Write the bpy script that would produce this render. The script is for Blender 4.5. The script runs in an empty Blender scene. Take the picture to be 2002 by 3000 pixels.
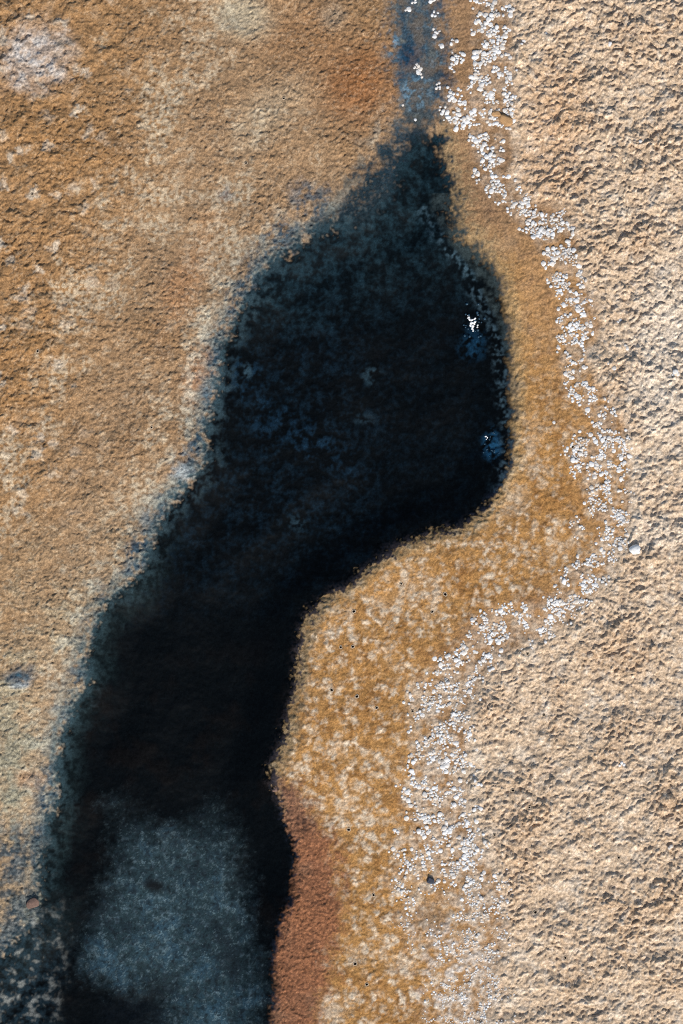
import bpy, math
import numpy as np

# ------------------------------------------------------------------ camera, sky, sun, exposure
W_MM, H_MM = 2002.0, 3000.0            # the patch of ground in view: about 2 m by 3 m
CAM_H = 12.0
scene = bpy.context.scene
cam_data = bpy.data.cameras.new('camera')
cam = bpy.data.objects.new('camera', cam_data)
scene.collection.objects.link(cam)
cam.location = (0.0, 0.0, CAM_H)
cam.rotation_euler = (0.0, 0.0, 0.0)
cam_data.sensor_fit = 'VERTICAL'
cam_data.sensor_height = 36.0
cam_data.lens = 36.0 * CAM_H / (H_MM / 1000.0)
cam_data.clip_start = 0.05
cam_data.clip_end = 200.0
scene.camera = cam

SUN_EL = math.radians(38.0)
SUN_AZ = math.radians(16.0)             # turn of the light about the vertical; the sun stands below the picture
world = bpy.data.worlds.new('World')
scene.world = world
world.use_nodes = True
wn = world.node_tree
wn.nodes.clear()
w_out = wn.nodes.new('ShaderNodeOutputWorld')
w_bg = wn.nodes.new('ShaderNodeBackground')
w_sky = wn.nodes.new('ShaderNodeTexSky')
w_sky.sky_type = 'NISHITA'
w_sky.sun_disc = False
w_sky.sun_elevation = SUN_EL
w_sky.sun_rotation = math.radians(180.0) - SUN_AZ
w_bg.inputs['Strength'].default_value = 0.14
wn.links.new(w_sky.outputs['Color'], w_bg.inputs['Color'])
wn.links.new(w_bg.outputs['Background'], w_out.inputs['Surface'])

sun_data = bpy.data.lights.new('sun', 'SUN')
sun_data.energy = 4.7
sun_data.angle = math.radians(0.5)
sun_data.color = (1.0, 0.955, 0.89)
sun = bpy.data.objects.new('sun', sun_data)
scene.collection.objects.link(sun)
sun.rotation_euler = (math.pi / 2 - SUN_EL, 0.0, SUN_AZ)
sun.location = (0, -4, 5)

scene.cycles.use_denoising = False      # keep the grain of the ground
scene.cycles.pixel_filter_type = 'BLACKMAN_HARRIS'
scene.cycles.filter_width = 1.1
scene.view_settings.view_transform = 'Standard'
scene.view_settings.look = 'None'
scene.view_settings.gamma = 1.0
scene.view_settings.use_curve_mapping = False
scene.view_settings.exposure = 0.08
K = 1.30                                # what a flat patch of albedo 1 renders as; colours below are divided by it

C = scene.collection
rng = np.random.default_rng(7)
VS = 1.2768                             # plan sheet unit -> millimetre


# ------------------------------------------------------------------ small numeric helpers
def S(r, g, b, k=None):
    c = np.array([r, g, b], float) / 255.0
    lin = np.where(c <= 0.04045, c / 12.92, ((c + 0.055) / 1.055) ** 2.4)
    return (lin / (K if k is None else k)).astype(np.float32)


def sstep(a, b, x):
    t = np.clip((x - a) / (b - a), 0.0, 1.0)
    return t * t * (3.0 - 2.0 * t)


def _hash(ix, iy, seed):
    h = (ix.astype(np.int64) * 374761393 + iy.astype(np.int64) * 668265263 + seed * 974634777) & 0xFFFFFFFF
    h = ((h ^ (h >> 13)) * 1274126177) & 0xFFFFFFFF
    return (h ^ (h >> 16)) & 0xFFFFFFFF


_ga = np.linspace(0, 2 * np.pi, 256, endpoint=False)
GX, GY = np.cos(_ga).astype(np.float32), np.sin(_ga).astype(np.float32)


def perlin(x, y, scale, seed):
    """gradient noise, about -1..1; scale = wavelength in mm"""
    px, py = x / scale + 517.3, y / scale + 311.7
    ix, iy = np.floor(px).astype(np.int64), np.floor(py).astype(np.int64)
    fx, fy = (px - ix).astype(np.float32), (py - iy).astype(np.float32)
    u = fx * fx * fx * (fx * (fx * 6 - 15) + 10)
    v = fy * fy * fy * (fy * (fy * 6 - 15) + 10)

    def g(dx, dy):
        k = (_hash(ix + dx, iy + dy, seed) >> 5) & 255
        return GX[k] * (fx - dx) + GY[k] * (fy - dy)
    a = g(0, 0); b = g(1, 0); c = g(0, 1); d = g(1, 1)
    return ((a + u * (b - a)) * (1 - v) + (c + u * (d - c)) * v) * 1.5


def fbm(x, y, scale, seed, octaves=4, gain=0.5):
    s = np.zeros(np.shape(x), np.float32); amp = 1.0; tot = 0.0
    for o in range(octaves):
        s += amp * perlin(x, y, scale / 2.03 ** o, seed + 17 * o)
        tot += amp; amp *= gain
    return s / tot * 1.25


def worley(x, y, scale, seed):
    """distance to the nearest and second nearest feature point, in cell units, and the cell's random number"""
    px, py = x / scale + 211.1, y / scale + 97.9
    ix, iy = np.floor(px).astype(np.int64), np.floor(py).astype(np.int64)
    fx, fy = (px - ix).astype(np.float32), (py - iy).astype(np.float32)
    f1 = np.full(np.shape(x), 9.0, np.float32); f2 = f1.copy(); rid = np.zeros(np.shape(x), np.float32)
    for dx in (-1, 0, 1):
        for dy in (-1, 0, 1):
            h = _hash(ix + dx, iy + dy, seed)
            ox = (h & 1023).astype(np.float32) / 1023.0
            oy = ((h >> 10) & 1023).astype(np.float32) / 1023.0
            d = np.sqrt((dx + ox - fx) ** 2 + (dy + oy - fy) ** 2)
            near = d < f1
            f2 = np.where(near, f1, np.minimum(f2, d))
            rid = np.where(near, ((h >> 20) & 1023).astype(np.float32) / 1023.0, rid)
            f1 = np.where(near, d, f1)
    return f1, f2, rid


# signed distance of plan outlines (positive inside), sampled on a coarse raster and read back bilinearly
RX0, RX1, RY0, RY1, RS = -1400.0, 3400.0, -1400.0, 4400.0, 8.0
_rx = np.arange(RX0, RX1 + 1, RS); _ry = np.arange(RY0, RY1 + 1, RS)
_RXX, _RYY = np.meshgrid(_rx, _ry)


def seg_dist(px, py, a, b):
    dx, dy = b[0] - a[0], b[1] - a[1]
    t = np.clip(((px - a[0]) * dx + (py - a[1]) * dy) / (dx * dx + dy * dy + 1e-9), 0, 1)
    return np.sqrt((px - a[0] - t * dx) ** 2 + (py - a[1] - t * dy) ** 2), t


def sdf_raster(poly):
    P = np.array(poly, float) * VS
    d = np.full(_RXX.shape, 1e9); ins = np.zeros(_RXX.shape, bool)
    for i in range(len(P)):
        a, b = P[i], P[(i + 1) % len(P)]
        d = np.minimum(d, seg_dist(_RXX, _RYY, a, b)[0])
        cond = (a[1] > _RYY) != (b[1] > _RYY)
        with np.errstate(divide='ignore', invalid='ignore'):
            xi = (b[0] - a[0]) * (_RYY - a[1]) / (b[1] - a[1] + 1e-12) + a[0]
        ins ^= cond & (_RXX < xi)
    return np.where(ins, d, -d).astype(np.float32)


def sample(r, x, y):
    fx = np.clip((x - RX0) / RS, 0, r.shape[1] - 1.001); fy = np.clip((y - RY0) / RS, 0, r.shape[0] - 1.001)
    ix = fx.astype(np.int64); iy = fy.astype(np.int64); u = (fx - ix).astype(np.float32); v = (fy - iy).astype(np.float32)
    return (r[iy, ix] * (1 - u) + r[iy, ix + 1] * u) * (1 - v) + (r[iy + 1, ix] * (1 - u) + r[iy + 1, ix + 1] * u) * v


# ------------------------------------------------------------------ plan of the ground (sheet units)
DARK = [(945, 300), (1010, 300), (1028, 380), (1048, 450), (1058, 520), (1100, 560), (1140, 620), (1160, 680), (1170, 760),
        (1180, 850), (1182, 930), (1172, 1000), (1168, 1060), (1150, 1120), (1120, 1163), (1060, 1203), (1000, 1225),
        (940, 1245), (880, 1275), (820, 1320), (770, 1360), (715, 1402), (690, 1440), (680, 1500), (680, 1560), (674, 1610),
        (662, 1650), (648, 1700), (630, 1745), (618, 1785), (636, 1835), (645, 1880), (668, 1930), (675, 1990), (670, 2060),
        (650, 2110), (638, 2180), (632, 2260), (625, 2350), (600, 2600), (480, 3400), (-1200, 3400), (-700, 2700), (-160, 2340), (-10, 2200), (38, 2150),
        (80, 2110), (92, 2040), (85, 1980), (100, 1900), (128, 1840), (125, 1760), (142, 1680), (168, 1620), (196, 1560),
        (192, 1500), (212, 1440), (240, 1380), (292, 1340), (330, 1290), (352, 1210), (400, 1140), (440, 1090), (470, 1050),
        (465, 1000), (488, 930), (500, 860), (505, 790), (540, 720), (580, 650), (620, 590), (690, 540), (760, 490),
        (840, 480), (880, 440), (905, 380)]
BLUE = [(840, -1000), (980, -1000), (1018, -60), (1020, 60), (1040, 150), (1020, 230), (1012, 300), (1030, 380), (1055, 500),
        (960, 560), (860, 570), (740, 545), (715, 505), (762, 462), (806, 412), (842, 365), (872, 318), (898, 270), (908, 225), (888, 150), (893, 60), (880, -60)]
GREY = [(268, 1850), (330, 1890), (390, 1912), (430, 1890), (455, 1850), (486, 1838), (500, 1875), (522, 1905), (545, 1960),
        (556, 2040), (568, 2110), (598, 2180), (606, 2260), (598, 2350), (540, 2800), (330, 2800), (372, 2360), (340, 2285), (270, 2265), (185, 2240),
        (170, 2165), (188, 2085), (240, 2040), (268, 1990), (252, 1920)]
RUST = [(590, 1760), (640, 1752), (690, 1765), (725, 1830), (748, 1890), (772, 1950), (782, 2020), (776, 2100), (766, 2200),
        (750, 2280), (733, 2350), (700, 2600), (600, 3400), (400, 3400), (560, 2400), (600, 2200), (600, 1900)]
PLAIN = [(1130, -1000), (1158, -50), (1166, 60), (1176, 150), (1168, 260), (1172, 330), (1155, 400), (1195, 450), (1290, 485),
         (1312, 540), (1325, 620), (1362, 690), (1372, 750), (1342, 800), (1352, 870), (1392, 930), (1432, 980), (1442, 1060),
         (1434, 1140), (1432, 1220), (1402, 1290), (1372, 1345), (1310, 1415), (1240, 1458), (1140, 1500), (1086, 1570),
         (1062, 1640), (1062, 1720), (1060, 1800), (1072, 1890), (1102, 1950), (1132, 2010), (1142, 2080), (1160, 2150),
         (1135, 2230), (1125, 2300), (1112, 2400), (1080, 3400), (3000, 3400), (3000, -1000)]
# centre line of the white nodule band: x, y, half width, how full
BAND = [[(1128, -60, 34, 1), (1130, 50, 36, 1), (1132, 110, 38, 1), (1138, 160, 38, 1), (1128, 205, 46, 1), (1115, 250, 50, 1),
         (1118, 300, 38, 1), (1120, 350, 28, .9), (1118, 400, 24, .9), (1162, 440, 26, .8), (1205, 482, 26, 1), (1248, 525, 26, 1),
         (1280, 580, 28, 1), (1296, 640, 30, .9), (1335, 690, 36, .9), (1322, 735, 38, 1), (1310, 790, 24, 1), (1312, 845, 26, 1),
         (1330, 895, 22, 1), (1365, 928, 22, .9), (1398, 968, 24, 1), (1412, 1030, 28, 1), (1392, 1090, 48, .9), (1396, 1140, 42, .9),
         (1412, 1195, 26, 1), (1408, 1245, 28, 1), (1380, 1292, 32, 1), (1330, 1345, 42, .9), (1298, 1385, 32, 1), (1245, 1425, 38, .8),
         (1165, 1442, 48, .75), (1120, 1462, 42, .8), (1088, 1512, 36, .9), (1045, 1560, 46, .8), (1012, 1610, 48, .7),
         (1030, 1665, 36, .8), (1015, 1715, 50, .75), (1040, 1762, 30, 1), (1010, 1808, 58, .9), (1015, 1858, 54, .9), (1030, 1905, 42, 1),
         (1060, 1950, 44, .8), (1098, 1992, 40, .9), (1100, 2050, 46, .8), (1088, 2105, 50, .7), (1110, 2155, 44, .6), (1075, 2200, 52, .6),
         (1095, 2255, 56, .6), (1060, 2300, 62, .6), (1075, 2360, 66, .6), (1060, 2460, 60, .6)],
        [(1015, 205, 14, .9), (1030, 232, 24, 1), (1062, 250, 34, 1), (1105, 270, 40, 1)],
        [(1290, 500, 16, .9), (1300, 520, 18, .8), (1268, 556, 22, .9)],
        [(1322, 1000, 10, .5), (1340, 1040, 36, .9), (1368, 1085, 44, .9)],
        [(1322, 1200, 12, .9), (1330, 1222, 12, .9)],
        [(925, 1935, 24, .5), (965, 1970, 40, .55), (985, 2025, 34, .35)],
        [(900, 2010, 14, .5), (940, 2075, 20, .3)],
        [(925, 2110, 20, .3), (1000, 2170, 34, .4), (1030, 2240, 30, .5)],
        [(955, 1600, 24, .4), (985, 1690, 28, .35)], [(975, 1770, 22, .6), (950, 1830, 22, .5)],
        [(985, -40, 8, .35), (1000, 45, 8, .35), (1005, 95, 8, .3)], [(955, 5, 10, .35), (932, 24, 8, .3)],
        [(958, 158, 7, .9), (966, 170, 6, .9)], [(1040, 95, 7, .8), (1044, 118, 7, .8)], [(1060, 128, 8, .35), (1042, 140, 8, .5), (1030, 165, 6, .3)]]


STRAYS = [(1818, 937, 6.5), (1810, 944, 5), (1837, 1021, 6), (1832, 1012, 4), (1783, 1065, 5), (1799, 1079, 6), (1978, 1089, 7), (1985, 1096, 5.5),
          (1972, 1098, 5), (1786, 131, 6), (1875, 415, 5.5), (1821, 2234, 5.5), (1828, 2240, 5), (1815, 2242, 4.5), (1965, 2478, 5.5), (1960, 2484, 4.5),
          (1600, 100, 5), (1217, 350, 5), (1180, 307, 4), (1535, 122, 6), (1528, 130, 4), (1623, 1238, 5)]
VENT_AMBER = [(1176, 1710), (1305, 1741), (1037, 1791), (1267, 1792), (1104, 2073), (1209, 2083), (1095, 2622), (1041, 2823), (1075, 2883),
              (1022, 2431), (1034, 1894), (999, 1896), (972, 2021), (1046, 2040), (1678, 1309)]
VENT_PLAIN = [(1594, 2094), (1546, 1915), (1503, 2315), (1449, 2445), (1551, 2364), (1657, 2806), (1569, 2672), (1813, 2512)]
VENT_OCHRE = [(96, 569), (832, 288), (721, 477), (112, 1029), (445, 1252)]


def band_raster():
    d = np.full(_RXX.shape, 0.0, np.float32)
    for line in BAND:
        for p, q in zip(line[:-1], line[1:]):
            dist, t = seg_dist(_RXX, _RYY, (p[0] * VS, p[1] * VS), (q[0] * VS, q[1] * VS))
            hw = (p[2] + (q[2] - p[2]) * t) * VS * (1.08 + .25 * sstep(1450, 1700, np.array(p[1])))
            dn = p[3] + (q[3] - p[3]) * t
            d = np.maximum(d, dn * np.clip(1.35 - dist / hw, 0, 1) / 0.6)
    return np.clip(d, 0, 1)


R_dark, R_blue, R_grey, R_rust, R_plain, R_band = (sdf_raster(DARK), sdf_raster(BLUE), sdf_raster(GREY), sdf_raster(RUST),
                                                   sdf_raster(PLAIN), band_raster())

# ------------------------------------------------------------------ the sheet: one grid, dense in view, reaching out to 25 m
STEP, GROW, MARGIN, FAR = 2.75, 1.06, 90.0, 25000.0


def axis(lo, hi):
    core = np.arange(lo - MARGIN, hi + MARGIN, STEP)
    out = [STEP]
    while sum(out) < FAR:
        out.append(out[-1] * GROW)
    out = np.cumsum(out)
    return np.concatenate([core[0] - out[::-1], core, core[-1] + out])


ax, ay = axis(0, W_MM), axis(0, H_MM)
NX, NY = len(ax), len(ay)
X, Y = np.meshgrid(ax, ay)              # millimetres on the plan, y downwards as on the sheet
Xf, Yf = X.ravel(), Y.ravel()
U, V = Xf / VS, Yf / VS                 # sheet units
spac = np.maximum(np.gradient(ax)[None, :].repeat(NY, 0), np.gradient(ay)[:, None].repeat(NX, 1)).ravel().astype(np.float32)


def keep(scale):                        # fade relief finer than the local mesh can carry
    return np.clip(scale / (spac * 2.2) - 0.6, 0.0, 1.0)


# shared noise fields
wx = fbm(Xf, Yf, 190, 1, 4); wy = fbm(Xf, Yf, 190, 2, 4)
ex = fbm(Xf, Yf, 46, 3, 4, .62); ey = fbm(Xf, Yf, 46, 4, 4, .62)
n_big = fbm(Xf, Yf, 520, 5, 3)
n_mid = fbm(Xf, Yf, 150, 6, 4)
n_30 = fbm(Xf, Yf, 42, 7, 3, .6)
n_12 = fbm(Xf, Yf, 17, 8, 2, .6)
n_6 = perlin(Xf, Yf, 7.5, 9)
n_9 = perlin(Xf + 3 * n_6, Yf, 10.5, 10)
pits = sstep(.18, .62, n_9 + .35 * n_6) * keep(9)
xc = np.interp(V, [-900, 0, 500, 700, 1100, 1200, 1400, 1600, 1800, 2000, 2350, 3000], [950, 950, 890, 850, 800, 680, 470, 420, 370, 370, 300, 200])
left_side = sstep(-70, 70, xc - U + 30 * wx).astype(np.float32)
white = rng.standard_normal(Xf.shape[0]).astype(np.float32)

# ragged outlines: clumps down to single grains
rag = 15 * n_30 + 12 * n_12 + 9 * n_9 + 6 * n_6 + 5 * white * keep(5.6)
d_dark = sample(R_dark, Xf + 14 * wx + 12 * ex, Yf + 14 * wy + 12 * ey) + rag * (.85 + .65 * (1 - left_side) * sstep(1130, 1230, V) * sstep(1950, 1850, V) + .4 * left_side + 1.3 * sstep(660, 520, V)) + 9 * (1 - left_side)
_bw = .35 + .65 * sstep(230, 330, V)
d_blue = sample(R_blue, Xf + _bw * (34 * wx + 40 * ex), Yf + _bw * (34 * wy + 40 * ey)) + rag * (1.8 + .4 * sstep(260, 340, V)) + 26 * sstep(260, 340, V) * perlin(Xf * .8 + Yf * .6, (Yf * .8 - Xf * .6) * .28, 26, 88)
d_grey = sample(R_grey, Xf + 34 * wx + 34 * ex, Yf + 34 * wy + 34 * ey) + rag * 1.1
d_rust = sample(R_rust, Xf + 30 * wx + 30 * ex, Yf + 30 * wy + 30 * ey) + rag * 1.9 + 26 * n_mid - 60 * sstep(1940, 1720, V + 40 * wx)
d_plain = sample(R_plain, Xf + 16 * wx + 12 * ex, Yf + 16 * wy + 12 * ey)
b_dens = sample(R_band, Xf + 10 * wx + 8 * ex, Yf + 10 * wy + 8 * ey)
s_dark = sample(R_dark, Xf, Yf)         # smooth outline for the channel's form


def blob(cx, cy, rx, ry, rot=0.0, soft=0.7, wob=0.25, nz=None):
    c, s = math.cos(math.radians(rot)), math.sin(math.radians(rot))
    dx, dy = U - cx, V - cy
    q = np.sqrt(((c * dx + s * dy) / rx) ** 2 + ((-s * dx + c * dy) / ry) ** 2)
    q = q + wob * (ex * .6 + wx * .6 if nz is None else nz)
    return (1.0 - sstep(1.0 - soft, 1.0 + 0.15, q)).astype(np.float32)


def mix(col, new, m):
    m = np.clip(m, 0, 1)[:, None]
    return col * (1 - m) + np.asarray(new, np.float32) * m


# ---- left: ochre crust
col = np.tile(S(164, 132, 98), (Xf.shape[0], 1))
col = mix(col, S(148, 112, 74), sstep(-.1, .7, n_big + .5 * n_mid) * .6)
col = mix(col, S(124, 100, 78), sstep(.1, .7, n_mid * .7 + n_30 * .6) * .5)
col = mix(col, S(184, 140, 94), sstep(.15, .7, n_30 - .5 * n_mid + .3 * n_12) * .4)
col = mix(col, S(168, 124, 76), (1 - sstep(150, 420, U + .25 * (V - 500) + 60 * n_mid)) * .55)
pale_l = sstep(.0, .55, -n_mid * .6 + n_30 * .5 + .45 * np.exp(-((U - (470 - .42 * V)) / 120) ** 2)
               + .5 * np.exp(-((U - (520 - .30 * (V - 500))) / 110) ** 2) * (V > 250) - .22)
col = mix(col, S(208, 194, 166), pale_l * sstep(-.5, .2, n_12 - .5 * n_9) * .55)
col = mix(col, S(196, 186, 158), blob(560, 40, 90, 60, 20) * .6)
col = mix(col, S(188, 168, 138), blob(620, 260, 150, 70, -40, .9, .5) * .5)
col = mix(col, S(150, 96, 54), blob(820, 190, 120, 140, 20, .9) * .7)
col = mix(col, S(152, 108, 68), blob(700, 90, 150, 120, 0, .9) * .5)
col = mix(col, S(150, 135, 115), blob(765, 40, 40, 40) * .5)
col = mix(col, S(178, 128, 86), blob(430, 640, 60, 160, 20, .9, .5) * .5)
col = mix(col, S(182, 126, 86), blob(470, 850, 60, 110, 20, .9, .5) * .5)
col = mix(col, S(210, 204, 196), blob(72, 130, 105, 105, 0, .9, .5) * (.45 + .55 * sstep(-.3, .4, n_30 + .4 * n_12)))
f1, f2, rid = worley(Xf + 26 * ex + 22 * wx, Yf + 26 * ey + 22 * wy, 50, 31)
ul = (1 - sstep(190, 400, U + .12 * V + 40 * n_mid)) * (1 - sstep(1000, 1400, V))
col = mix(col, S(214, 200, 178), ul * sstep(.45, .1, f1 + .2 * n_12) * sstep(.6, .95, rid) * .7)
col = mix(col, S(120, 82, 44), ul * sstep(.06, .0, f2 - f1) * sstep(-.1, .3, n_mid) * .25)
low_l = sstep(1000, 1700, V)
col = mix(col, S(196, 178, 146), low_l * .45 * sstep(-.5, .5, n_mid + .3))
col = mix(col, S(176, 170, 140), low_l * sstep(.1, .6, n_30 + n_mid) * .4)
spk = sstep(-.05, .7, -n_6 * .6 - n_9 * .4 + n_12 * .4 + .25 * white) * sstep(-.35, .35, n_30 + .5 * n_mid)
col = mix(col, S(212, 196, 168), spk * (.22 + .25 * low_l))
col = mix(col, S(92, 72, 54), sstep(.45, .85, n_6 * .6 + .5 * n_9 + .25 * n_12 + .2 * white) * .5)
# blue-grey bloom just outside the dark mud on the left
halo = np.exp(-(np.clip(-s_dark - 4 + 34 * n_mid + .5 * rag, 0, None) / 34.0) ** 1.4) * left_side
col = mix(col, S(112, 122, 118), halo * sstep(-1.0, .35, n_30 + .5 * n_12 + .1) * .92)
col = mix(col, S(204, 198, 176), np.exp(-((s_dark + 58) / 40.0) ** 2) * left_side * sstep(-.1, .5, n_30) * .55)
col = mix(col, S(70, 94, 106), halo * sstep(.0, .6, ex + .3 * n_9) * .85)
for (cx, cy, rx, ry, s_) in [(520, 440, 26, 26, .5), (690, 450, 40, 45, .5), (425, 1050, 36, 30, .8), (400, 1080, 40, 30, .5),
                             (45, 1560, 44, 24, .8), (480, 905, 26, 46, .7), (300, 1310, 30, 24, .6),
                             (340, 1190, 24, 30, .5), (30, 1960, 46, 90, .8), (40, 2090, 50, 90, .85), (15, 2180, 40, 60, .8)]:
    col = mix(col, S(88, 108, 122), blob(cx, cy, rx, ry, 0, .95, .6) * s_ * sstep(-.4, .3, n_30 + .4 * n_12))
col = mix(col, S(205, 214, 214), blob(45, 1572, 34, 12, -5, .9, .7) * .55 + blob(420, 1085, 30, 20, 0, .9, .6) * .5)
col = mix(col, S(120, 132, 120), sstep(1450, 1900, V) * (U < 200) * sstep(0, .5, n_mid + .3 * n_30) * .45)
col = mix(col, S(168, 116, 82), blob(70, 1790, 50, 30, 0, .9) * .4)

# ---- amber band between the mud and the white nodules
right = sstep(-20, 20, U - np.interp(V, [-900, 0, 300, 520, 900, 1200, 1420, 1800, 2350, 3000], [960, 1000, 1000, 1030, 1100, 900, 650, 560, 590, 560]))
n_22 = fbm(Xf, Yf, 27, 43, 3, .62)
amb = np.tile(S(180, 134, 80), (Xf.shape[0], 1))
amb = mix(amb, S(152, 106, 58), sstep(-.2, .7, n_mid * .8 + .4 * n_30) * .6)
fa1, fa2, ra = worley(Xf + 19 * ex + 5 * n_12, Yf + 19 * ey + 5 * n_9, 27, 41)
amb = mix(amb, S(124, 84, 46), sstep(.34, .05, fa2 - fa1) * sstep(-.4, .4, n_30 + .4 * n_22) * .6)
spots = sstep(.62, .12, fa1 + .14 * n_9 + .05 * white) * np.clip(.05 + .9 * ra + .9 * n_22 + .6 * n_30 - .7 * n_mid, 0, 1.1)
spots = np.maximum(spots, .85 * sstep(.25, .75, n_22 * .5 + n_30 * .5 - .7 * n_mid + .2 * n_9))
spots = spots * np.interp(V, [0, 780, 1000, 1250, 2350], [.12, .18, .6, .9, 1]).astype(np.float32)
amb = mix(amb, S(224, 204, 176), spots * .95)
amb = mix(amb, S(190, 160, 126), sstep(.2, .7, -n_mid + .5 * wx) * .4)
near_band = sstep(-190, -40, d_plain) * np.interp(V, [0, 1300, 1450, 3000], [.35, .5, 1, 1])
amb = mix(amb, S(156, 124, 94), near_band * .6)
amb = mix(amb, S(150, 120, 92), (1 - sstep(480, 640, V)) * .7)
amb = mix(amb, S(92, 74, 66), sstep(.38, .8, n_mid * .8 + n_30 * .6) * near_band * .55)
amb = mix(amb, S(186, 144, 100), blob(1230, 650, 70, 220, -10, .9) * .6)
amb = mix(amb, S(132, 100, 74), sstep(.15, .7, n_30 + .4 * n_12) * sstep(1000, 750, V) * .35)
amb = mix(amb, S(124, 110, 96), blob(985, 2110, 60, 55, 0, .9, .6) * .5)
amb = mix(amb, S(104, 74, 52), np.exp(-((d_dark + 12) / 12.0) ** 2) * sstep(1150, 1250, V) * .7)
amb = mix(amb, S(72, 54, 48), np.exp(-((d_dark + 14) / (20.0 + 14 * n_30)) ** 2) * sstep(1380, 1460, V) * sstep(1820, 1740, V) * sstep(-.4, .3, n_12 + .6 * n_9 + .4 * n_30) * .85)
# greyish fringe against the mud
amb = mix(amb, S(170, 146, 106), np.exp(-(np.clip(-d_dark, 0, None) / 30.0) ** 2) * .6)
col = col * (1 - right)[:, None] + amb * right[:, None]

# ---- rust strip
m_rust = sstep(-52, 48, d_rust)
rust = np.tile(S(142, 96, 68), (Xf.shape[0], 1))
rust = mix(rust, S(156, 104, 70), sstep(-.1, .6, n_mid + .4 * n_30) * .5)
rust = mix(rust, S(126, 98, 80), sstep(1980, 1800, V + 50 * wx) * .6)
rust = mix(rust, S(98, 66, 50), sstep(.1, .6, n_6 * .6 + .6 * n_9 + .4 * n_12 + .2 * white) * .5)
rust = mix(rust, S(190, 132, 92), sstep(.2, .7, -n_6 * .5 - .5 * n_9 + .4 * n_12 + .2 * white) * .4)
rust = mix(rust, S(136, 108, 86), sstep(.0, .6, -n_mid) * .45)
col = col * (1 - m_rust)[:, None] + rust * m_rust[:, None]

# ---- rough plain on the right
m_plain = sstep(-8, 22, d_plain)
pl = np.tile(S(207, 181, 151), (Xf.shape[0], 1))
pl = mix(pl, S(186, 153, 119), sstep(-.1, .7, n_mid + .7 * n_30) * .55)
pl = mix(pl, S(226, 210, 188), sstep(.05, .6, n_30 - .3 * n_mid) * .55)
pl = mix(pl, S(230, 216, 196), (blob(1530, 830, 120, 330, 8, .95, .5) * .6 + blob(1520, 1230, 160, 60, 0, .95, .5) * .5))
pl = mix(pl, S(204, 156, 108), blob(1260, 330, 110, 300, 10, .95, .5) * .4)
pl = mix(pl, S(168, 140, 118), sstep(.3, .9, -n_30 + .4 * n_12) * .5)
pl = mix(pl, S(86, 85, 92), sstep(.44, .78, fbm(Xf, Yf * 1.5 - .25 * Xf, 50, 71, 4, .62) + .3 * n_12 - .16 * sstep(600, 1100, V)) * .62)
pl = mix(pl, S(236, 220, 198), sstep(.2, .8, n_12 - .3 * n_9 + .2 * white) * .35)
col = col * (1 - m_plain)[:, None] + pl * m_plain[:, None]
# pale salt film under and around the nodules
film = np.clip(b_dens * 1.1 * sstep(-.5, .4, n_30 + .4 * n_12), 0, 1)
col = mix(col, S(206, 186, 162), film * (.40 + .34 * sstep(1400, 1700, V)))
col = mix(col, S(222, 214, 204), blob(1040, 2240, 130, 180, 0, .95, .5) * sstep(.0, .5, n_30 + .5 * n_12) * .6)

# ---- the blue-grey mud at the top, and the black mud
m_blue = sstep(-34, 44 + 12 * sstep(260, 340, V), d_blue) * (.80 + .20 * sstep(-.3, .3, n_30 + .5 * n_12 + sstep(150, 420, V) * .4))
bl = np.tile(S(76, 84, 86), (Xf.shape[0], 1))
bl = mix(bl, S(40, 72, 92), sstep(-.25, .5, n_mid + .7 * n_30) * .8)
bl = mix(bl, S(118, 116, 104), sstep(.15, .7, n_30 * .7 - n_mid * .5 + .3 * n_12) * .75)
bl = mix(bl, S(98, 128, 144), sstep(.1, .7, n_22 * .7 + .4 * n_9 - .4 * n_mid) * sstep(300, 230, V) * .55)
bl = mix(bl, S(22, 54, 76), blob(940, 128, 34, 38, 0, .8) * .95 + blob(1025, 175, 26, 40, 20, .9) * .8)
bl = mix(bl, S(24, 42, 50), sstep(240, 360, V) * .88)
bl = mix(bl, S(128, 112, 90), sstep(250, 330, V) * sstep(.15, .6, n_12 * .6 + n_9 * .4 + n_30 * .7 - .2 * n_mid + .002 * (850 - U)) * .6)
bl = mix(bl, S(14, 28, 36), blob(985, 350, 60, 110, -12, .95, .5) * .85)
bl = mix(bl, S(112, 150, 172), (blob(960, 215, 44, 40, 0, .9, .8) + blob(900, 100, 20, 40, 0, .9, .8)) * sstep(.0, .4, n_30 + .5 * n_12) * .7)
bl = mix(bl, S(128, 118, 84), blob(1020, 470, 34, 60, 0, .9, .7) * sstep(-.3, .3, n_12 + n_30) * .7)
col = col * (1 - m_blue)[:, None] + bl * m_blue[:, None]

edge_w = 11 + 4 * left_side + 26 * sstep(680, 520, V) + 16 * sstep(480, 600, V) * sstep(1120, 900, V) * (1 - left_side) + 8 * sstep(1950, 2050, V) * (1 - left_side)
m_dark = sstep(-.45, 1.0, d_dark / edge_w)
KD = 1.25
dk = np.tile(S(7, 11, 14, KD), (Xf.shape[0], 1))
dk = mix(dk, S(18, 34, 45, KD), sstep(-.3, .9, n_30 * .7 + .5 * n_12 + .3 * n_9 - .3 * n_mid) * sstep(1500, 1150, V) * (.35 + .5 * sstep(1000, 700, U + 40 * wx)))
upper = sstep(800, 520, V + 60 * wx + .25 * (U - 850))
dk = mix(dk, S(30, 50, 58, KD), upper * (.12 + .88 * sstep(-.5, .9, n_30 + .6 * n_12 + .3 * n_9)) * .9)
dk = mix(dk, S(56, 74, 80, KD), sstep(95, 10, d_dark) * sstep(-.2, .6, n_30 + .4 * n_12) * left_side * .8)
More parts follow.
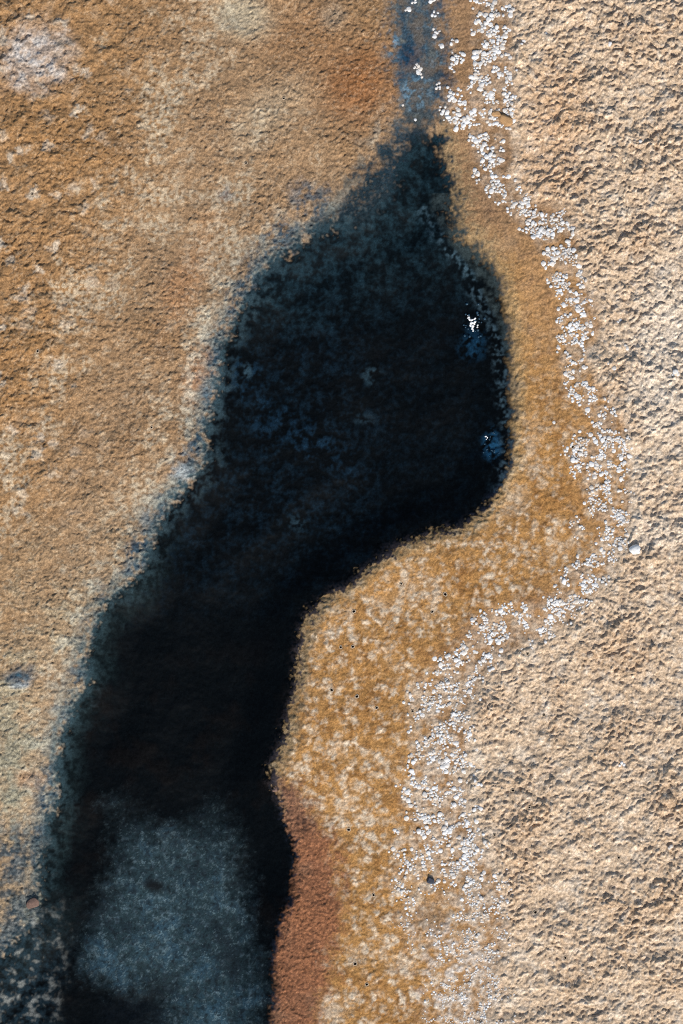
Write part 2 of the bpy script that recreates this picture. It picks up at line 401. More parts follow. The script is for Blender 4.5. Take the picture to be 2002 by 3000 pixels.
dk = mix(dk, S(24, 48, 66, KD), (blob(690, 1000, 190, 60, 30, .95, .7) + blob(560, 860, 60, 80, 0, .95, .7)) * sstep(-.2, .8, n_30 + .5 * n_12 + .3 * n_9) * .75)
dk = mix(dk, S(44, 64, 74, KD), (blob(566, 850, 14, 26, 0, .95, .6) + blob(850, 862, 28, 30, 0, .95, .9) * .6 + blob(685, 1205, 22, 22, 0, .9, .9) * .5
                                + blob(840, 960, 30, 20, 0, .9, .8) * .4) * sstep(-.3, .4, n_12 + n_30))
dk = mix(dk, S(34, 78, 108, KD), (blob(1132, 1020, 26, 42, 0, .95, .6) + blob(1085, 790, 40, 46, 0, .95, .6) * .45) * sstep(-.5, .3, n_12 + n_30))  # blue sky reflections beside the springs, put into the mud colour
rim = np.abs(U - np.interp(V, [480, 560, 620, 680, 740, 800, 1000, 1130], [975, 1020, 1075, 1100, 1128, 1146, 1170, 1150]) + 10 * ex)
rim_m = np.exp(-(rim / 16.0) ** 2) * ((V > 470) & (V < 1130)) * sstep(-.1, .6, .6 * n_30 + .6 * n_12 + .5 * n_9)
dk = mix(dk, S(72, 94, 104, KD), rim_m * .75)
beyond = sstep(6, 26, U - np.interp(V, [480, 560, 620, 680, 740, 800, 1000, 1130], [975, 1020, 1075, 1100, 1128, 1146, 1170, 1150])) * ((V > 440) & (V < 1130))
dk = mix(dk, S(56, 66, 66, KD), beyond * sstep(-.6, .4, n_30 + .4 * n_12) * sstep(1150, 800, V) * .9)
dk = mix(dk, S(18, 15, 14, KD), sstep(1380, 1650, V) * sstep(.0, .6, n_mid + n_30 * .4) * .5)
dk = mix(dk, S(32, 46, 48, KD), sstep(110, 10, d_dark + 70 * n_mid + 30 * n_30) * left_side * sstep(1150, 1400, V) * (.3 + .7 * sstep(-.5, .6, n_30 + .6 * n_12)) * .85)
dk = mix(dk, S(40, 46, 60, KD), sstep(40, 2, d_dark) * (1 - left_side) * sstep(-.1, .5, n_30 + n_12) * .7)
dk = mix(dk, S(78, 68, 66, KD), sstep(50, 0, d_dark) * (1 - left_side) * sstep(1150, 1220, V) * sstep(1900, 1800, V) * sstep(-.15, .5, n_12 * .7 + n_30 * .6 + .5 * n_9) * .85)
m_grey = sstep(-60, 90, d_grey + 30 * n_mid + 14 * n_30) * (.62 + .38 * sstep(1840, 2040, V + 60 * wx)) * (.8 + .2 * sstep(-.4, .4, n_mid + n_30))
gr = np.tile(S(40, 58, 63, KD), (Xf.shape[0], 1))
gr = mix(gr, S(68, 86, 92, KD), sstep(.0, .7, n_mid + .5 * n_30) * .55)
gr = mix(gr, S(22, 32, 38, KD), sstep(.05, .6, -n_mid + .6 * n_30 + .3 * n_12) * .55)
gr = mix(gr, S(40, 70, 86, KD), sstep(.0, .7, n_30 * .6 + n_mid * .6 + .2 * sstep(2050, 2300, V)) * .7)
gr = mix(gr, S(28, 40, 46, KD), sstep(-.05, .6, n_30 * .8 + n_12 * .5 - n_mid * .4) * .85)
gr = mix(gr, S(84, 104, 114, KD), sstep(.1, .8, -n_30 * .5 + n_12 * .7 + .4 * n_9) * .65)
gr = mix(gr, S(20, 30, 35, KD), sstep(.05, .6, n_22 * .8 + .4 * n_9 + .3 * n_12) * .75)
gr = mix(gr, S(104, 124, 128, KD), sstep(.2, .8, -n_22 * .7 + .5 * n_9 + .3 * n_mid + .2 * white) * .5)
dk = dk * (1 - m_grey)[:, None] + gr * m_grey[:, None]
dk = mix(dk, S(12, 17, 20, KD), blob(350, 2035, 42, 20, 10, .9, .35))
dk = mix(dk, S(10, 16, 21, KD), blob(300, 2330, 110, 60, 0, .9, .3) * .85)
col = col * (1 - m_dark)[:, None] + dk * m_dark[:, None]
zone = np.exp(-(np.clip(np.abs(s_dark + 2 + 30 * n_mid + .6 * rag) - 10, 0, None) / 20.0) ** 2) * left_side * sstep(560, 760, V)
col = mix(col, S(58, 78, 84), zone * sstep(-.35, .55, n_30 * .7 + .5 * n_12 + .4 * n_9) * .7)
corner = sstep(150, 40, U - .1 * (V - 2000) + 40 * wx + 20 * ex) * sstep(1850, 1960, V + 40 * wy)
col = mix(col, S(30, 46, 54), corner * sstep(-.5, .3, n_30 * .7 + .5 * n_12 + .2 * n_mid) * .85)
col = mix(col, S(176, 176, 166), corner * sstep(.0, .8, n_30 * .9 - .3 * n_12 + .3 * n_9 + .3 * n_mid) * .55)
col = mix(col, S(46, 38, 36), (blob(700, 1890, 62, 26, 8, .95, 1.0) + blob(655, 1790, 40, 60, 0, .95, 1.0) * .5) * sstep(-.2, .4, n_12 + .6 * n_30 + .4 * n_9) * (1 - m_dark) * .8)
vein = sstep(-.2, .4, perlin(Xf * .8 + Yf * .6 + 20 * ex, (Yf * .8 - Xf * .6) * .45 + 20 * ey, 34, 89) * .7 + .5 * n_12 + .3 * n_9)
fr = (blob(720, 470, 95, 60, -30, .95, .6) + blob(630, 545, 80, 60, -40, .95, .6) + blob(560, 660, 50, 90, 25, .95, .6) + blob(495, 830, 36, 90, 15, .95, .6)
      + blob(450, 1010, 36, 60, 20, .95, .6) + blob(320, 1270, 40, 60, 30, .95, .6) + blob(170, 1600, 40, 90, 15, .95, .6) + blob(110, 1850, 50, 130, 5, .95, .6))
col = mix(col, S(44, 72, 88), np.clip(fr, 0, 1) * vein * (1 - m_dark) * .9)
col = mix(col, S(36, 80, 100), blob(42, 1548, 58, 26, -8, .8, .6))
wet = np.clip(m_dark * (1 - .75 * m_grey) + .35 * m_blue, 0, 1)

# mineral speckle, grain to grain
val = 1 + .16 * n_12 + .20 * n_6 * keep(7.5) + (.17 - .05 * m_dark) * white - pits * np.where(right > .5, .16 * (1 - m_plain) + .16 * m_plain, .26)
col = np.clip(col * np.clip(val, .35, 1.7)[:, None], .0008, .85)

# ---- relief, millimetres
z = 16 * n_big + 5 * n_mid * (1 - m_plain * .2)
z -= 46 * sstep(0, 150, s_dark) + 16 * sstep(-30, 40, s_dark) * (1 - left_side)
z -= 10 * sstep(-30, 50, sample(R_blue, Xf, Yf))
dry = 1 - np.clip(m_dark, 0, 1)
# rough plain: broken lumps
ax_, ay_ = Xf + 20 * ex + 14 * wx, Yf + 20 * ey + 14 * wy
l1, l2, lr = worley(ax_, ay_ * 1.12, 46, 61)
_ra = np.array(math.radians(38))                      # the crust's grain runs up to the right
bx_ = ((Xf + 14 * ex + 12 * wx) * np.cos(_ra.mean()) - (Yf + 14 * ey + 12 * wy) * np.sin(_ra.mean())) * .94
by_ = (Xf + 14 * ex + 12 * wx) * np.sin(_ra.mean()) + (Yf + 14 * ey + 12 * wy) * np.cos(_ra.mean())
bil = lambda sc, sd: 1.0 - np.minimum(np.abs(perlin(bx_, by_ * 1.06, sc, sd)) * 1.7, 1.0)     # sharp crests
cau = lambda sc, sd: np.minimum(np.abs(perlin(bx_, by_ * 1.06, sc, sd)) * 1.7, 1.0)           # rounded knobs with creases
rough = .85 + .45 * n_mid + .25 * n_big + .18 * sstep(1000, 600, V)
lump = ((1 - sstep(.05, .85, l1)) * (.3 + .9 * lr) * 6 + cau(76, 91) * 6) * keep(40) + cau(32, 92) * 7.0 * keep(24) + cau(17, 93) * 6.8 * keep(13) + cau(9, 94) * 4.0 * keep(8)
lump = lump * np.clip(rough, .35, 1.5) + 3 * n_30 * keep(26) + 2.0 * n_12 * keep(14) + 1.2 * n_6 * keep(7.5) + .45 * white * keep(5.6)
z += sstep(-14, 40, d_plain) * lump
# left crust: shallow scales at the upper left, pitted grain elsewhere
crack = sstep(.09, .0, f2 - f1)
left_w = (1 - right) * dry * (1 - m_blue)
midl = sstep(-.25, .5, n_mid * .7 + n_big * .4 + .25)
z += left_w * (ul * (cau(88, 95) * 6 * keep(40) + cau(42, 96) * 4.5 * keep(28) - 1.6 * crack * keep(16))
               + (.36 + .62 * midl) * (cau(34, 97) * 3.6 * keep(24) + cau(17, 98) * 3.4 * keep(13) + cau(9.5, 99) * 2.9 * keep(8))
               + 1.2 * n_30 * keep(26) - 2.2 * pits + .7 * n_6 * keep(7.5) + .3 * white * keep(5.6))
# amber band
amb_w = right * (1 - m_plain) * dry * (1 - m_rust)
z += amb_w * (-.8 * pits + cau(24, 100) * 1.8 * keep(16) + cau(11, 101) * 1.3 * keep(9) + spots * 1.0 * keep(24) + 1.5 * n_30 * keep(26) + .9 * n_12 * keep(14) + .5 * n_6 * keep(7.5) + .10 * white * keep(5.6))
z += film * (1 - m_plain) * 2.2 * n_12 * keep(14)
# rust strip: fine slanting ripples
rip = perlin(Xf * .75 + Yf * .62, (Yf * .75 - Xf * .62) * 2.3, 26, 77) * 1.2 + cau(20, 102) * 2.6 + cau(10, 103) * 2.4 + n_6 * .8
z += m_rust * dry * (1 - m_plain) * rip * keep(12)
# mud
z += m_dark * (1.4 * n_30 * keep(26) + .5 * n_12 * keep(14)) + m_blue * dry * (1.8 * n_30 + 1.2 * n_12 + .7 * n_6) * keep(14)
# crumbly lip of the bank
lip = np.exp(-((d_dark + 6) / 26.0) ** 2)
z += lip * (1 - sstep(-60, -10, d_blue)) * (.25 + .75 * sstep(560, 700, V)) * (3.2 * n_30 + 3.0 * n_12 + 1.2 * n_6) * keep(14)
for (vx, vy) in VENT_AMBER + VENT_PLAIN + VENT_OCHRE:       # gas vents: real pits
    dd = (Xf - vx) ** 2 + (Yf - vy) ** 2
    near = dd < 30 ** 2
    lev = z[dd < 12 ** 2].mean()
    w_ = np.exp(-dd[near] / 10.0 ** 2)
    z[near] = z[near] * (1 - w_) + lev * w_ - 9 * np.exp(-dd[near] / 3.6 ** 2)
Z = z.astype(np.float32)
Zg = Z.reshape(NY, NX)


def ground_z(mx, my):
    """height in metres of the sheet at plan position (mm)"""
    ix = np.clip(np.searchsorted(ax, mx) - 1, 0, NX - 2); iy = np.clip(np.searchsorted(ay, my) - 1, 0, NY - 2)
    u = (mx - ax[ix]) / (ax[ix + 1] - ax[ix]); v = (my - ay[iy]) / (ay[iy + 1] - ay[iy])
    a = Zg[iy, ix] * (1 - u) + Zg[iy, ix + 1] * u; b = Zg[iy + 1, ix] * (1 - u) + Zg[iy + 1, ix + 1] * u
    return (a * (1 - v) + b * v) / 1000.0


def wpos(mx, my, dz=0.0):
    return ((mx - W_MM / 2) / 1000.0, (H_MM / 2 - my) / 1000.0, float(ground_z(mx, my)) + dz)


# ------------------------------------------------------------------ materials
def new_mat(name):
    m = bpy.data.materials.new(name); m.use_nodes = True
    nt = m.node_tree; nt.nodes.clear()
    out = nt.nodes.new('ShaderNodeOutputMaterial'); b = nt.nodes.new('ShaderNodeBsdfPrincipled')
    nt.links.new(b.outputs['BSDF'], out.inputs['Surface'])
    return m, nt, b


def node(nt, t, **kw):
    n = nt.nodes.new(t)
    for k, v in kw.items():
        setattr(n, k, v)
    return n


def noise(nt, vec, scale, detail=3.0, rough=.6):
    n = node(nt, 'ShaderNodeTexNoise'); n.inputs['Scale'].default_value = scale
    n.inputs['Detail'].default_value = detail; n.inputs['Roughness'].default_value = rough
    nt.links.new(vec, n.inputs['Vector'])
    return n.outputs['Fac']


def maprange(nt, x, a, b, c, d):
    n = node(nt, 'ShaderNodeMapRange')
    for i, v in enumerate((a, b, c, d)):
        n.inputs[i + 1].default_value = v
    nt.links.new(x, n.inputs[0])
    return n.outputs[0]


def ground_material():
    m, nt, b = new_mat('mineral_ground')
    pos = node(nt, 'ShaderNodeNewGeometry').outputs['Position']
    tint = node(nt, 'ShaderNodeAttribute', attribute_name='tint').outputs['Color']
    wetn = node(nt, 'ShaderNodeAttribute', attribute_name='wet').outputs['Fac']
    g1 = maprange(nt, noise(nt, pos, 200, 4, .8), .34, .66, .64, 1.36)
    g2 = maprange(nt, noise(nt, pos, 26, 4, .6), .25, .75, .90, 1.10)
    mul = node(nt, 'ShaderNodeMath', operation='MULTIPLY'); nt.links.new(g1, mul.inputs[0]); nt.links.new(g2, mul.inputs[1])
    vm = node(nt, 'ShaderNodeVectorMath', operation='SCALE'); nt.links.new(tint, vm.inputs[0]); nt.links.new(mul.outputs[0], vm.inputs['Scale'])
    nt.links.new(vm.outputs[0], b.inputs['Base Color'])
    nt.links.new(maprange(nt, wetn, 0, 1, .95, .55), b.inputs['Roughness'])
    nt.links.new(maprange(nt, wetn, 0, 1, .12, .02), b.inputs['Specular IOR Level'])
    bump = node(nt, 'ShaderNodeBump'); bump.inputs['Distance'].default_value = .0012
    nt.links.new(maprange(nt, wetn, 0, 1, .65, .15), bump.inputs['Strength'])
    nt.links.new(noise(nt, pos, 300, 3, .65), bump.inputs['Height'])
    nt.links.new(bump.outputs['Normal'], b.inputs['Normal'])
    return m


def grain_material(name, colr, spread=.12, scale=160, rough=.9, bump_d=.0012, spec=.2, dust=None):
    m, nt, b = new_mat(name)
    pos = node(nt, 'ShaderNodeNewGeometry').outputs['Position']
    rnd = node(nt, 'ShaderNodeObjectInfo').outputs['Random']
    f = maprange(nt, noise(nt, pos, scale, 4, .65), .25, .75, 1 - spread, 1 + spread)
    r = maprange(nt, rnd, 0, 1, .88, 1.04)
    mul = node(nt, 'ShaderNodeMath', operation='MULTIPLY'); nt.links.new(f, mul.inputs[0]); nt.links.new(r, mul.inputs[1])
    vm = node(nt, 'ShaderNodeVectorMath', operation='SCALE'); vm.inputs[0].default_value = tuple(float(c) for c in colr)
    nt.links.new(mul.outputs[0], vm.inputs['Scale']); nt.links.new(vm.outputs[0], b.inputs['Base Color'])
    if dust:
        mx_ = node(nt, 'ShaderNodeMix', data_type='RGBA')
        mx_.inputs['A'].default_value = tuple(float(c) for c in colr) + (1,); mx_.inputs['B'].default_value = dust + (1,)
        nt.links.new(maprange(nt, noise(nt, pos, 34, 4, .7), .44, .66, 0, .85), mx_.inputs['Factor'])
        nt.links.new(mx_.outputs['Result'], vm.inputs[0])
    b.inputs['Roughness'].default_value = rough; b.inputs['Specular IOR Level'].default_value = spec
    bump = node(nt, 'ShaderNodeBump'); bump.inputs['Distance'].default_value = bump_d; bump.inputs['Strength'].default_value = .7
    nt.links.new(noise(nt, pos, scale * 2.2, 3, .6), bump.inputs['Height']); nt.links.new(bump.outputs['Normal'], b.inputs['Normal'])
    return m


M_ground = ground_material()
M_salt = grain_material('white_salt', (.70, .69, .665), .14, 70, dust=(.52, .43, .33))
M_salt.node_tree.nodes['Principled BSDF'].inputs['Subsurface Weight'].default_value = .5
M_salt.node_tree.nodes['Principled BSDF'].inputs['Subsurface Radius'].default_value = (.9, .9, 1.0)
M_salt.node_tree.nodes['Principled BSDF'].inputs['Subsurface Scale'].default_value = .004
M_cream = grain_material('cream_salt', (.62, .52, .40), .16, 170)
M_sand = grain_material('sand_clod', S(206, 168, 124), .22, 150)
M_orange = grain_material('orange_clod', S(186, 146, 102), .22, 150)
M_cavity = grain_material('cavity_dark', S(74, 78, 88), .25, 140)  # dark blue of a cavity, given to a lump
M_pink = grain_material('pink_stone', S(122, 98, 86), .25, 140)
M_rim = grain_material('vent_rim', S(196, 176, 150), .2, 200)
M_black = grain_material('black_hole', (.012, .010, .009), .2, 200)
M_glint = grain_material('glint_white', (.85, .84, .80), .06, 300, .12, .0006, .6)  # bright white of sun glints, put into the colour
M_bubble = grain_material('wet_bubble', (.012, .04, .065), .2, 200, .4, .0004, .3)

# ------------------------------------------------------------------ the setting: the sheet cut along its soils
region = np.zeros(Xf.shape[0], np.int8)                      # 0 ochre crust
region[right > .5] = 1                                       # amber crust
region[(m_rust > .5) & (m_plain < .5)] = 2
region[m_plain > .5] = 3
region[m_blue > .5] = 4
region[m_dark > .5] = 5
region[(m_dark > .5) & (m_grey > .5)] = 6
idx = np.arange(NX * NY).reshape(NY, NX)
quad = np.stack([idx[1:, :-1], idx[1:, 1:], idx[:-1, 1:], idx[:-1, :-1]], -1).reshape(-1, 4)
qreg = region[quad[:, 0]]
WX = ((Xf - W_MM / 2) / 1000.0).astype(np.float32); WY = ((H_MM / 2 - Yf) / 1000.0).astype(np.float32); WZ = (Z / 1000.0).astype(np.float32)
SOILS = [('ochre_ground', 'ochre and tan pitted crust left of the dark mud channel', 'ground'),
         ('amber_ground', 'amber crust mottled with pale spots between dark mud and white nodules', 'ground'),
         ('rust_ground', 'rust red granular strip beside the lower dark mud', 'ground'),
         ('rough_ground', 'rough sandy plain of broken lumps right of the white nodules', 'ground'),
         ('blue_mud', 'blue grey mottled mud at the head of the dark channel', 'mud'),
         ('dark_mud', 'wet black mud channel winding from top centre to lower left', 'mud'),
         ('grey_silt', 'slate grey silt patch on the lower dark mud', 'silt')]
for k, (nm, lab, cat) in enumerate(SOILS):
    q = quad[qreg == k]
    used = np.zeros(NX * NY, bool); used[q.ravel()] = True
    vid = np.nonzero(used)[0]; remap = np.zeros(NX * NY, np.int32); remap[vid] = np.arange(len(vid))
    me = bpy.data.meshes.new(nm)
    me.vertices.add(len(vid)); me.loops.add(q.size); me.polygons.add(len(q))
    co = np.stack([WX[vid], WY[vid], WZ[vid]], -1)
    me.vertices.foreach_set('co', co.ravel())
    me.loops.foreach_set('vertex_index', remap[q].ravel().astype(np.int32))
    me.polygons.foreach_set('loop_start', np.arange(0, q.size, 4, dtype=np.int32))
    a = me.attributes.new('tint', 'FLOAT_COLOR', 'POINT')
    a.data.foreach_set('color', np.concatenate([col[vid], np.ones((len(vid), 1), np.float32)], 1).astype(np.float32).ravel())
    a = me.attributes.new('wet', 'FLOAT', 'POINT'); a.data.foreach_set('value', wet[vid].astype(np.float32))
    me.update(calc_edges=True)
    me.shade_smooth()
    me.materials.append(M_ground)
    o = bpy.data.objects.new(nm, me); C.objects.link(o)
    o['kind'] = 'structure'; o['label'] = lab; o['category'] = cat


# ------------------------------------------------------------------ shapes for nodules and stones
def ico(sub):
    t = (1 + 5 ** .5) / 2
    v = [(-1, t, 0), (1, t, 0), (-1, -t, 0), (1, -t, 0), (0, -1, t), (0, 1, t), (0, -1, -t), (0, 1, -t), (t, 0, -1), (t, 0, 1), (-t, 0, -1), (-t, 0, 1)]
    f = [(0, 11, 5), (0, 5, 1), (0, 1, 7), (0, 7, 10), (0, 10, 11), (1, 5, 9), (5, 11, 4), (11, 10, 2), (10, 7, 6), (7, 1, 8),
         (3, 9, 4), (3, 4, 2), (3, 2, 6), (3, 6, 8), (3, 8, 9), (4, 9, 5), (2, 4, 11), (6, 2, 10), (8, 6, 7), (9, 8, 1)]
    v = [np.array(p, float) / np.linalg.norm(p) for p in v]
    for _ in range(sub):
        cache = {}; nf = []

        def mid(a, b):
            k = (min(a, b), max(a, b))
            if k not in cache:
                p = v[a] + v[b]; v.append(p / np.linalg.norm(p)); cache[k] = len(v) - 1
            return cache[k]
        for a, b, c in f:
            x, y_, w = mid(a, b), mid(b, c), mid(c, a)
            nf += [(a, x, w), (b, y_, x), (c, w, y_), (x, y_, w)]
        f = nf
    return np.array(v), np.array(f)


def lumpy(sub, seed, amp, flat, angular=0.0, knob=0.0):
    """unit lump: a ball pushed in and out, flattened below"""
    r = np.random.default_rng(seed)
    v, f = ico(sub)
    k = np.ones(len(v))
    for _ in range(5):
        d = r.standard_normal(3); d /= np.linalg.norm(d)
        k += amp * r.uniform(.4, 1) * np.sin(v @ d * r.uniform(2, 4.2) + r.uniform(0, 6))
    for _ in range(7 if knob else 0):
        d = r.standard_normal(3); d[2] = abs(d[2]); d /= np.linalg.norm(d)
        k += knob * r.uniform(.5, 1.5) * np.exp((v @ d - 1) * 14)
    for _ in range(int(angular)):                      # shear off flat facets
        d = r.standard_normal(3); d /= np.linalg.norm(d); h = r.uniform(.62, .85)
        s = v @ d * k
        k = np.where(s > h, k * h / np.maximum(s, 1e-6), k)
    v = v * k[:, None]
    v[:, 2] = np.where(v[:, 2] < 0, v[:, 2] * .45, v[:, 2]) * flat
    return v, f


def mesh_from(name, v, f, mat, smooth=True):
    me = bpy.data.meshes.new(name); me.from_pydata([tuple(p) for p in v], [], [tuple(int(i) for i in q) for q in f])
    me.materials.append(mat)
    if smooth:
        me.shade_smooth()
    return me


def empty(name, loc, label=None, cat=None, group=None):
    o = bpy.data.objects.new(name, None); C.objects.link(o); o.location = loc; o.empty_display_size = .02
    tag(o, label, cat, group)
    return o


def tag(o, label, cat, group=None):
    if label: o['label'] = label
    if cat: o['category'] = cat
    if group: o['group'] = group
    return o


# ------------------------------------------------------------------ the band of white nodules
nod_v = [lumpy(2, 100 + i, .08, .46, 0, .16) for i in range(10)]
nod_s = [lumpy(1, 150 + i, .09, .52) for i in range(10)]
nod_me = [mesh_from('nodule', v, f, M_salt) for v, f in nod_v]
pts = []
cell = {}


def try_add(mx, my, r, gap):
    gx, gy = int(mx // 20), int(my // 20)
    for i in range(gx - 1, gx + 2):
        for j in range(gy - 1, gy + 2):
            for (qx, qy, qr) in cell.get((i, j), ()):
                if (qx - mx) ** 2 + (qy - my) ** 2 < (gap * (qr + r)) ** 2:
                    return False
    cell.setdefault((gx, gy), []).append((mx, my, r)); pts.append((mx, my, r))
    return True


N_TRY = 120000
tx = rng.uniform(1120, 1900, N_TRY); ty = rng.uniform(-60, 3060, N_TRY)
td = sample(R_band, tx, ty)
tn = fbm(tx, ty, 62, 201, 3, .6); tn2 = fbm(tx, ty, 24, 202, 2)
tr = np.clip(np.exp(rng.normal(math.log(3.7), .36, N_TRY)) * np.interp(ty, [0, 500, 900], [1.35, 1.2, 1.0]), 1.5, 7.4)
low = sstep(2450, 2750, ty)
tr *= 1 - .38 * low
keep_p = td ** 1.2 * sstep(-.05, .25, tn + .8 * tn2 + .04) * np.interp(ty, [0, 1700, 2100, 3000], [.95, .95, .8, .7])
pick = rng.uniform(0, 1, N_TRY) < keep_p
for mx, my, r in zip(tx[pick], ty[pick], tr[pick]):
    try_add(mx, my, r, .60)
# strays on the plain and in the mud
for (mx, my, r) in STRAYS:
    try_add(mx, my, r, .5)
pts.sort(key=lambda p: -p[2])
print('nodules', len(pts))

band = empty('white_nodule_band', wpos(1128 * VS, 150 * VS), 'winding band of small white mineral nodules between amber crust and rough plain', 'mineral crust')
bl_ = band.location
first = {}
for i, (mx, my, r) in enumerate(pts[:300]):
    o = bpy.data.objects.new('nodule', nod_me[i % 10]); C.objects.link(o)
    o.parent = band
    p = wpos(mx, my, 0)
    o.location = (p[0] - bl_.x, p[1] - bl_.y, p[2] - bl_.z)
    o.scale = (r / 1000 * rng.uniform(.9, 1.15), r / 1000 * rng.uniform(.9, 1.15), r / 1000 * rng.uniform(.8, 1.15))
    o.rotation_euler = (0, 0, rng.uniform(0, 6.28))


def scatter_mesh(name, items, variants, mat, parent, z_off=-.02):
    vs, fs, n = [], [], 0
    for i, (mx, my, r) in enumerate(items):
        v, f = variants[i % len(variants)]
        a = rng.uniform(0, 6.28); ca, sa = math.cos(a), math.sin(a)
        sx, sy, sz = rng.uniform(.88, 1.15, 3) * r / 1000
        q = np.stack([(v[:, 0] * ca - v[:, 1] * sa) * sx, (v[:, 0] * sa + v[:, 1] * ca) * sy, v[:, 2] * sz], -1)
        p = np.array(wpos(mx, my, r * z_off / 1000)) - (np.array(parent.location) if parent else 0)
        vs.append(q + p); fs.append(f + n); n += len(v)
    v = np.concatenate(vs); f = np.concatenate(fs)
    me = bpy.data.meshes.new(name)
    me.vertices.add(len(v)); me.loops.add(f.size); me.polygons.add(len(f))
    me.vertices.foreach_set('co', v.astype(np.float32).ravel()); me.loops.foreach_set('vertex_index', f.astype(np.int32).ravel())
    me.polygons.foreach_set('loop_start', np.arange(0, f.size, 3, dtype=np.int32)); me.update(calc_edges=True); me.shade_smooth()
    me.materials.append(mat)
    o = bpy.data.objects.new(name, me); C.objects.link(o); o.parent = parent
    o['kind'] = 'stuff'
    return o


scatter_mesh('small_nodules', pts[300:], nod_s, M_salt, band)

# ------------------------------------------------------------------ single stones and clods
def stone(name, u_, v_, r, mat, label, cat, seed, flat=.8, angular=3, sx=1.0, rot=0.0):
    v, f = lumpy(3, seed, .13, flat, angular, .14)
    me = mesh_from(name, v * np.array([sx, 1, 1]), f, mat)
    o = bpy.data.objects.new(name, me); C.objects.link(o)
    o.location = wpos(u_ * VS, v_ * VS, r * .0002); o.scale = (r / 1000,) * 3; o.rotation_euler = (0, 0, math.radians(rot))
    return tag(o, label, cat)


stone('salt_lump', 1458, 1263, 13, M_salt, 'large white salt lump alone on the rough plain beside the bulge of the band', 'salt lump', 301, .9, 1, 1.3, 10)
stone('clod', 1158, 272, 17, M_orange, 'orange clod at the plain edge below the widest nodule cluster', 'clod', 302, .5, 9, 1.3, -40)
stone('clod', 1138, 260, 11, M_orange, 'small orange clod left of the larger orange clod', 'clod', 303, .5, 9, 1.2, 20)
stone('stone', 988, 2020, 15, M_cavity, 'dark lump in place of a blue cavity between the lower nodule patches', 'stone', 304, .55, 9, .8, 20)  # lump added where a dark blue cavity lies
stone('stone', 78, 2072, 15, M_pink, 'pinkish flat stone at the left edge of the dark mud', 'stone', 305, .32, 9, 1.5, 25)
stone('clod', 632 * 1.0, 1812, 7, M_pink, 'small brown clod on the upper tip of the rust strip', 'clod', 306, .7, 3, 1.2, 10)


# ------------------------------------------------------------------ gas vents: a pale raised rim round a black hole
def lathe(prof, n=14, seed=0):
    r = np.random.default_rng(seed); wob = 1 + .12 * np.sin(np.arange(n) / n * 2 * np.pi * 2 + r.uniform(0, 6)) + .06 * r.standard_normal(n)
    v, f = [], []
    for (rad, h) in prof:
        for i in range(n):
            a = 2 * np.pi * i / n
            v.append((rad * wob[i] * math.cos(a), rad * wob[i] * math.sin(a), h))
    for k in range(len(prof) - 1):
        for i in range(n):
            j = (i + 1) % n
            f.append((k * n + i, k * n + j, (k + 1) * n + j, (k + 1) * n + i))
    return v, f


rim_v, rim_f = lathe([(.0072, -.0035), (.0060, .0006), (.0048, .0014), (.0040, .0008), (.0037, -.0030)], 14, 5)
rim_me = mesh_from('rim', rim_v, rim_f, M_rim)
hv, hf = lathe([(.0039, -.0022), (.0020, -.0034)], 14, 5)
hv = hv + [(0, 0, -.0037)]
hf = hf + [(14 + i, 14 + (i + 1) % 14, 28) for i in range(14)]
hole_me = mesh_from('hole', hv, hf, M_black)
ORD = ['topmost ', 'second from top ', 'third from top ', 'fourth from top ', 'fifth from top ', 'sixth from top ', 'seventh from top ', 'eighth from top ',
       'ninth from top ', 'tenth from top ', 'eleventh from top ', 'twelfth from top ', 'thirteenth from top ', 'fourteenth from top ', 'lowest ']
for places, lab, grp in ((VENT_AMBER, 'black pin-sized gas vent in the amber crust', 'gas vents in the amber crust'),
                         (VENT_PLAIN, 'black pin-sized gas vent in the rough plain', 'gas vents in the rough plain'),
                         (VENT_OCHRE, 'black pin-sized gas vent in the ochre crust', 'gas vents in the ochre crust')):
    for rank, (vx, vy) in enumerate(sorted(places, key=lambda q: q[1])):
        lev = float(np.mean([ground_z(vx + 9 * math.cos(a), vy + 9 * math.sin(a)) for a in np.arange(0, 6.28, .8)]))
        p = wpos(vx, vy)
        e = empty('gas_vent', (p[0], p[1], lev), ORD[rank] + lab, 'gas vent', grp)
        k = rng.uniform(.7, 1.05); e.scale = (k, k, k); e.rotation_euler = (0, 0, rng.uniform(0, 6.28))
        for nm, me in (('rim', rim_me), ('hole', hole_me)):
            o = bpy.data.objects.new(nm, me); C.objects.link(o); o.parent = e

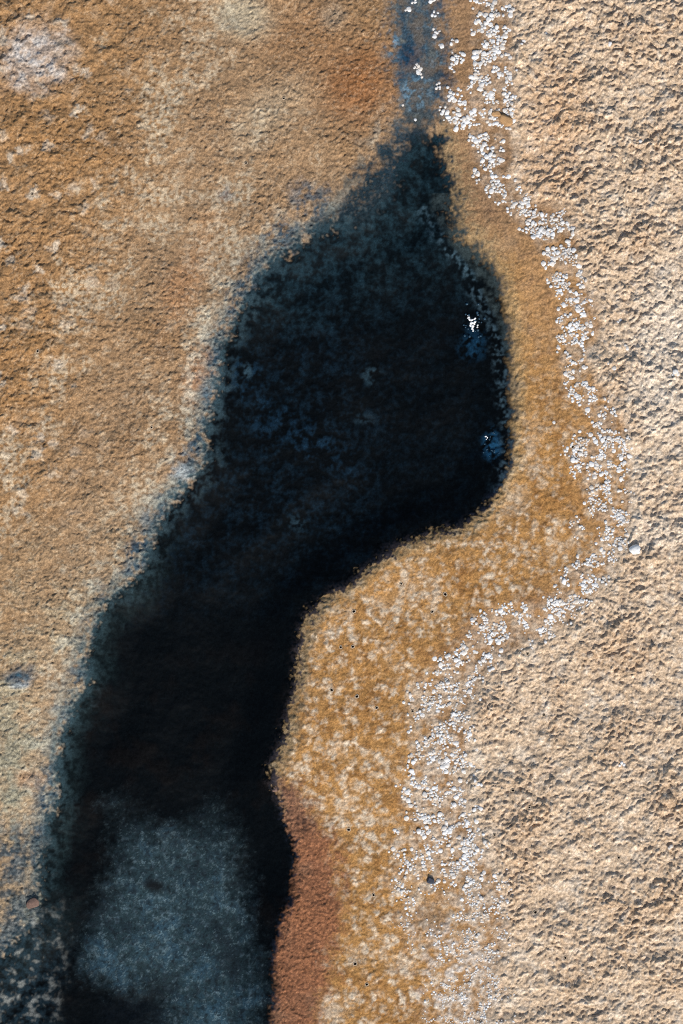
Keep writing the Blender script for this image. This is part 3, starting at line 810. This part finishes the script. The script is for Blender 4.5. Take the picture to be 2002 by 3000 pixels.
# ------------------------------------------------------------------ the spring that bubbles up through the mud
def spring(u_, v_, glint_lump, bubbles, label):  # white lumps stand for sun glints on the bubbling water
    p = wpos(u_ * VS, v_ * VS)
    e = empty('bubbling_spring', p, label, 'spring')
    for lst, nm, mat, base in ((glint_lump, 'glint_lump', M_glint, 400), (bubbles, 'bubble', M_bubble, 500)):
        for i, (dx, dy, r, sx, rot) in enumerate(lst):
            v, f = lumpy(2, base + i, .10 if nm == 'glint_lump' else .02, .7)
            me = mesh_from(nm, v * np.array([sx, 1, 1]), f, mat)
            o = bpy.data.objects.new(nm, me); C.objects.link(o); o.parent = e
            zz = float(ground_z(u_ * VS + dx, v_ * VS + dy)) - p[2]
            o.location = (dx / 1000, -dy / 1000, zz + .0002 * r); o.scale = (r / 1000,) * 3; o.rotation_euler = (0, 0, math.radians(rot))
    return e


glint_lump = [(-10, -20, 2.6, 1.6, 40), (-7, -14, 3.0, 1.8, -50), (-1, -12, 3.2, 1.7, 20), (8, -16, 3.0, 1.8, 50), (9, -8, 3.4, 1.6, 70), (0, -4, 3.8, 1.7, 10),  # white lumps laid out in the shape of a sun glint
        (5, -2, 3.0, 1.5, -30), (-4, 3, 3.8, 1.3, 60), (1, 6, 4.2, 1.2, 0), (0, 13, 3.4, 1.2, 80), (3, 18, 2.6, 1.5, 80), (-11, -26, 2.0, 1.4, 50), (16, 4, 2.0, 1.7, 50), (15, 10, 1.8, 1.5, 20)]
bub = [(float(a), float(b), float(r), 1.0, 0.0) for a, b, r in zip(rng.normal(0, 17, 26), rng.normal(6, 24, 26), rng.uniform(1.8, 4.2, 26))]
spring(1085, 742, glint_lump, bub, 'bubbling spring with white lumps for sun glints in the upper right of the black mud')
glint_lump2 = [(-2, -3, 2.2, 1.3, 20), (2, 1, 1.8, 1.4, 60), (-1, 6, 1.2, 1.2, 0)]  # tiny sun glint, shaped as white lumps
bub2 = [(float(a), float(b), float(r), 1.0, 0.0) for a, b, r in zip(rng.normal(12, 14, 14), rng.normal(26, 20, 14), rng.uniform(1.4, 3.0, 14))]
spring(1118, 1003, glint_lump2, bub2, 'small bubbling spring with a white lump for a sun glint near the right shore of the black mud')
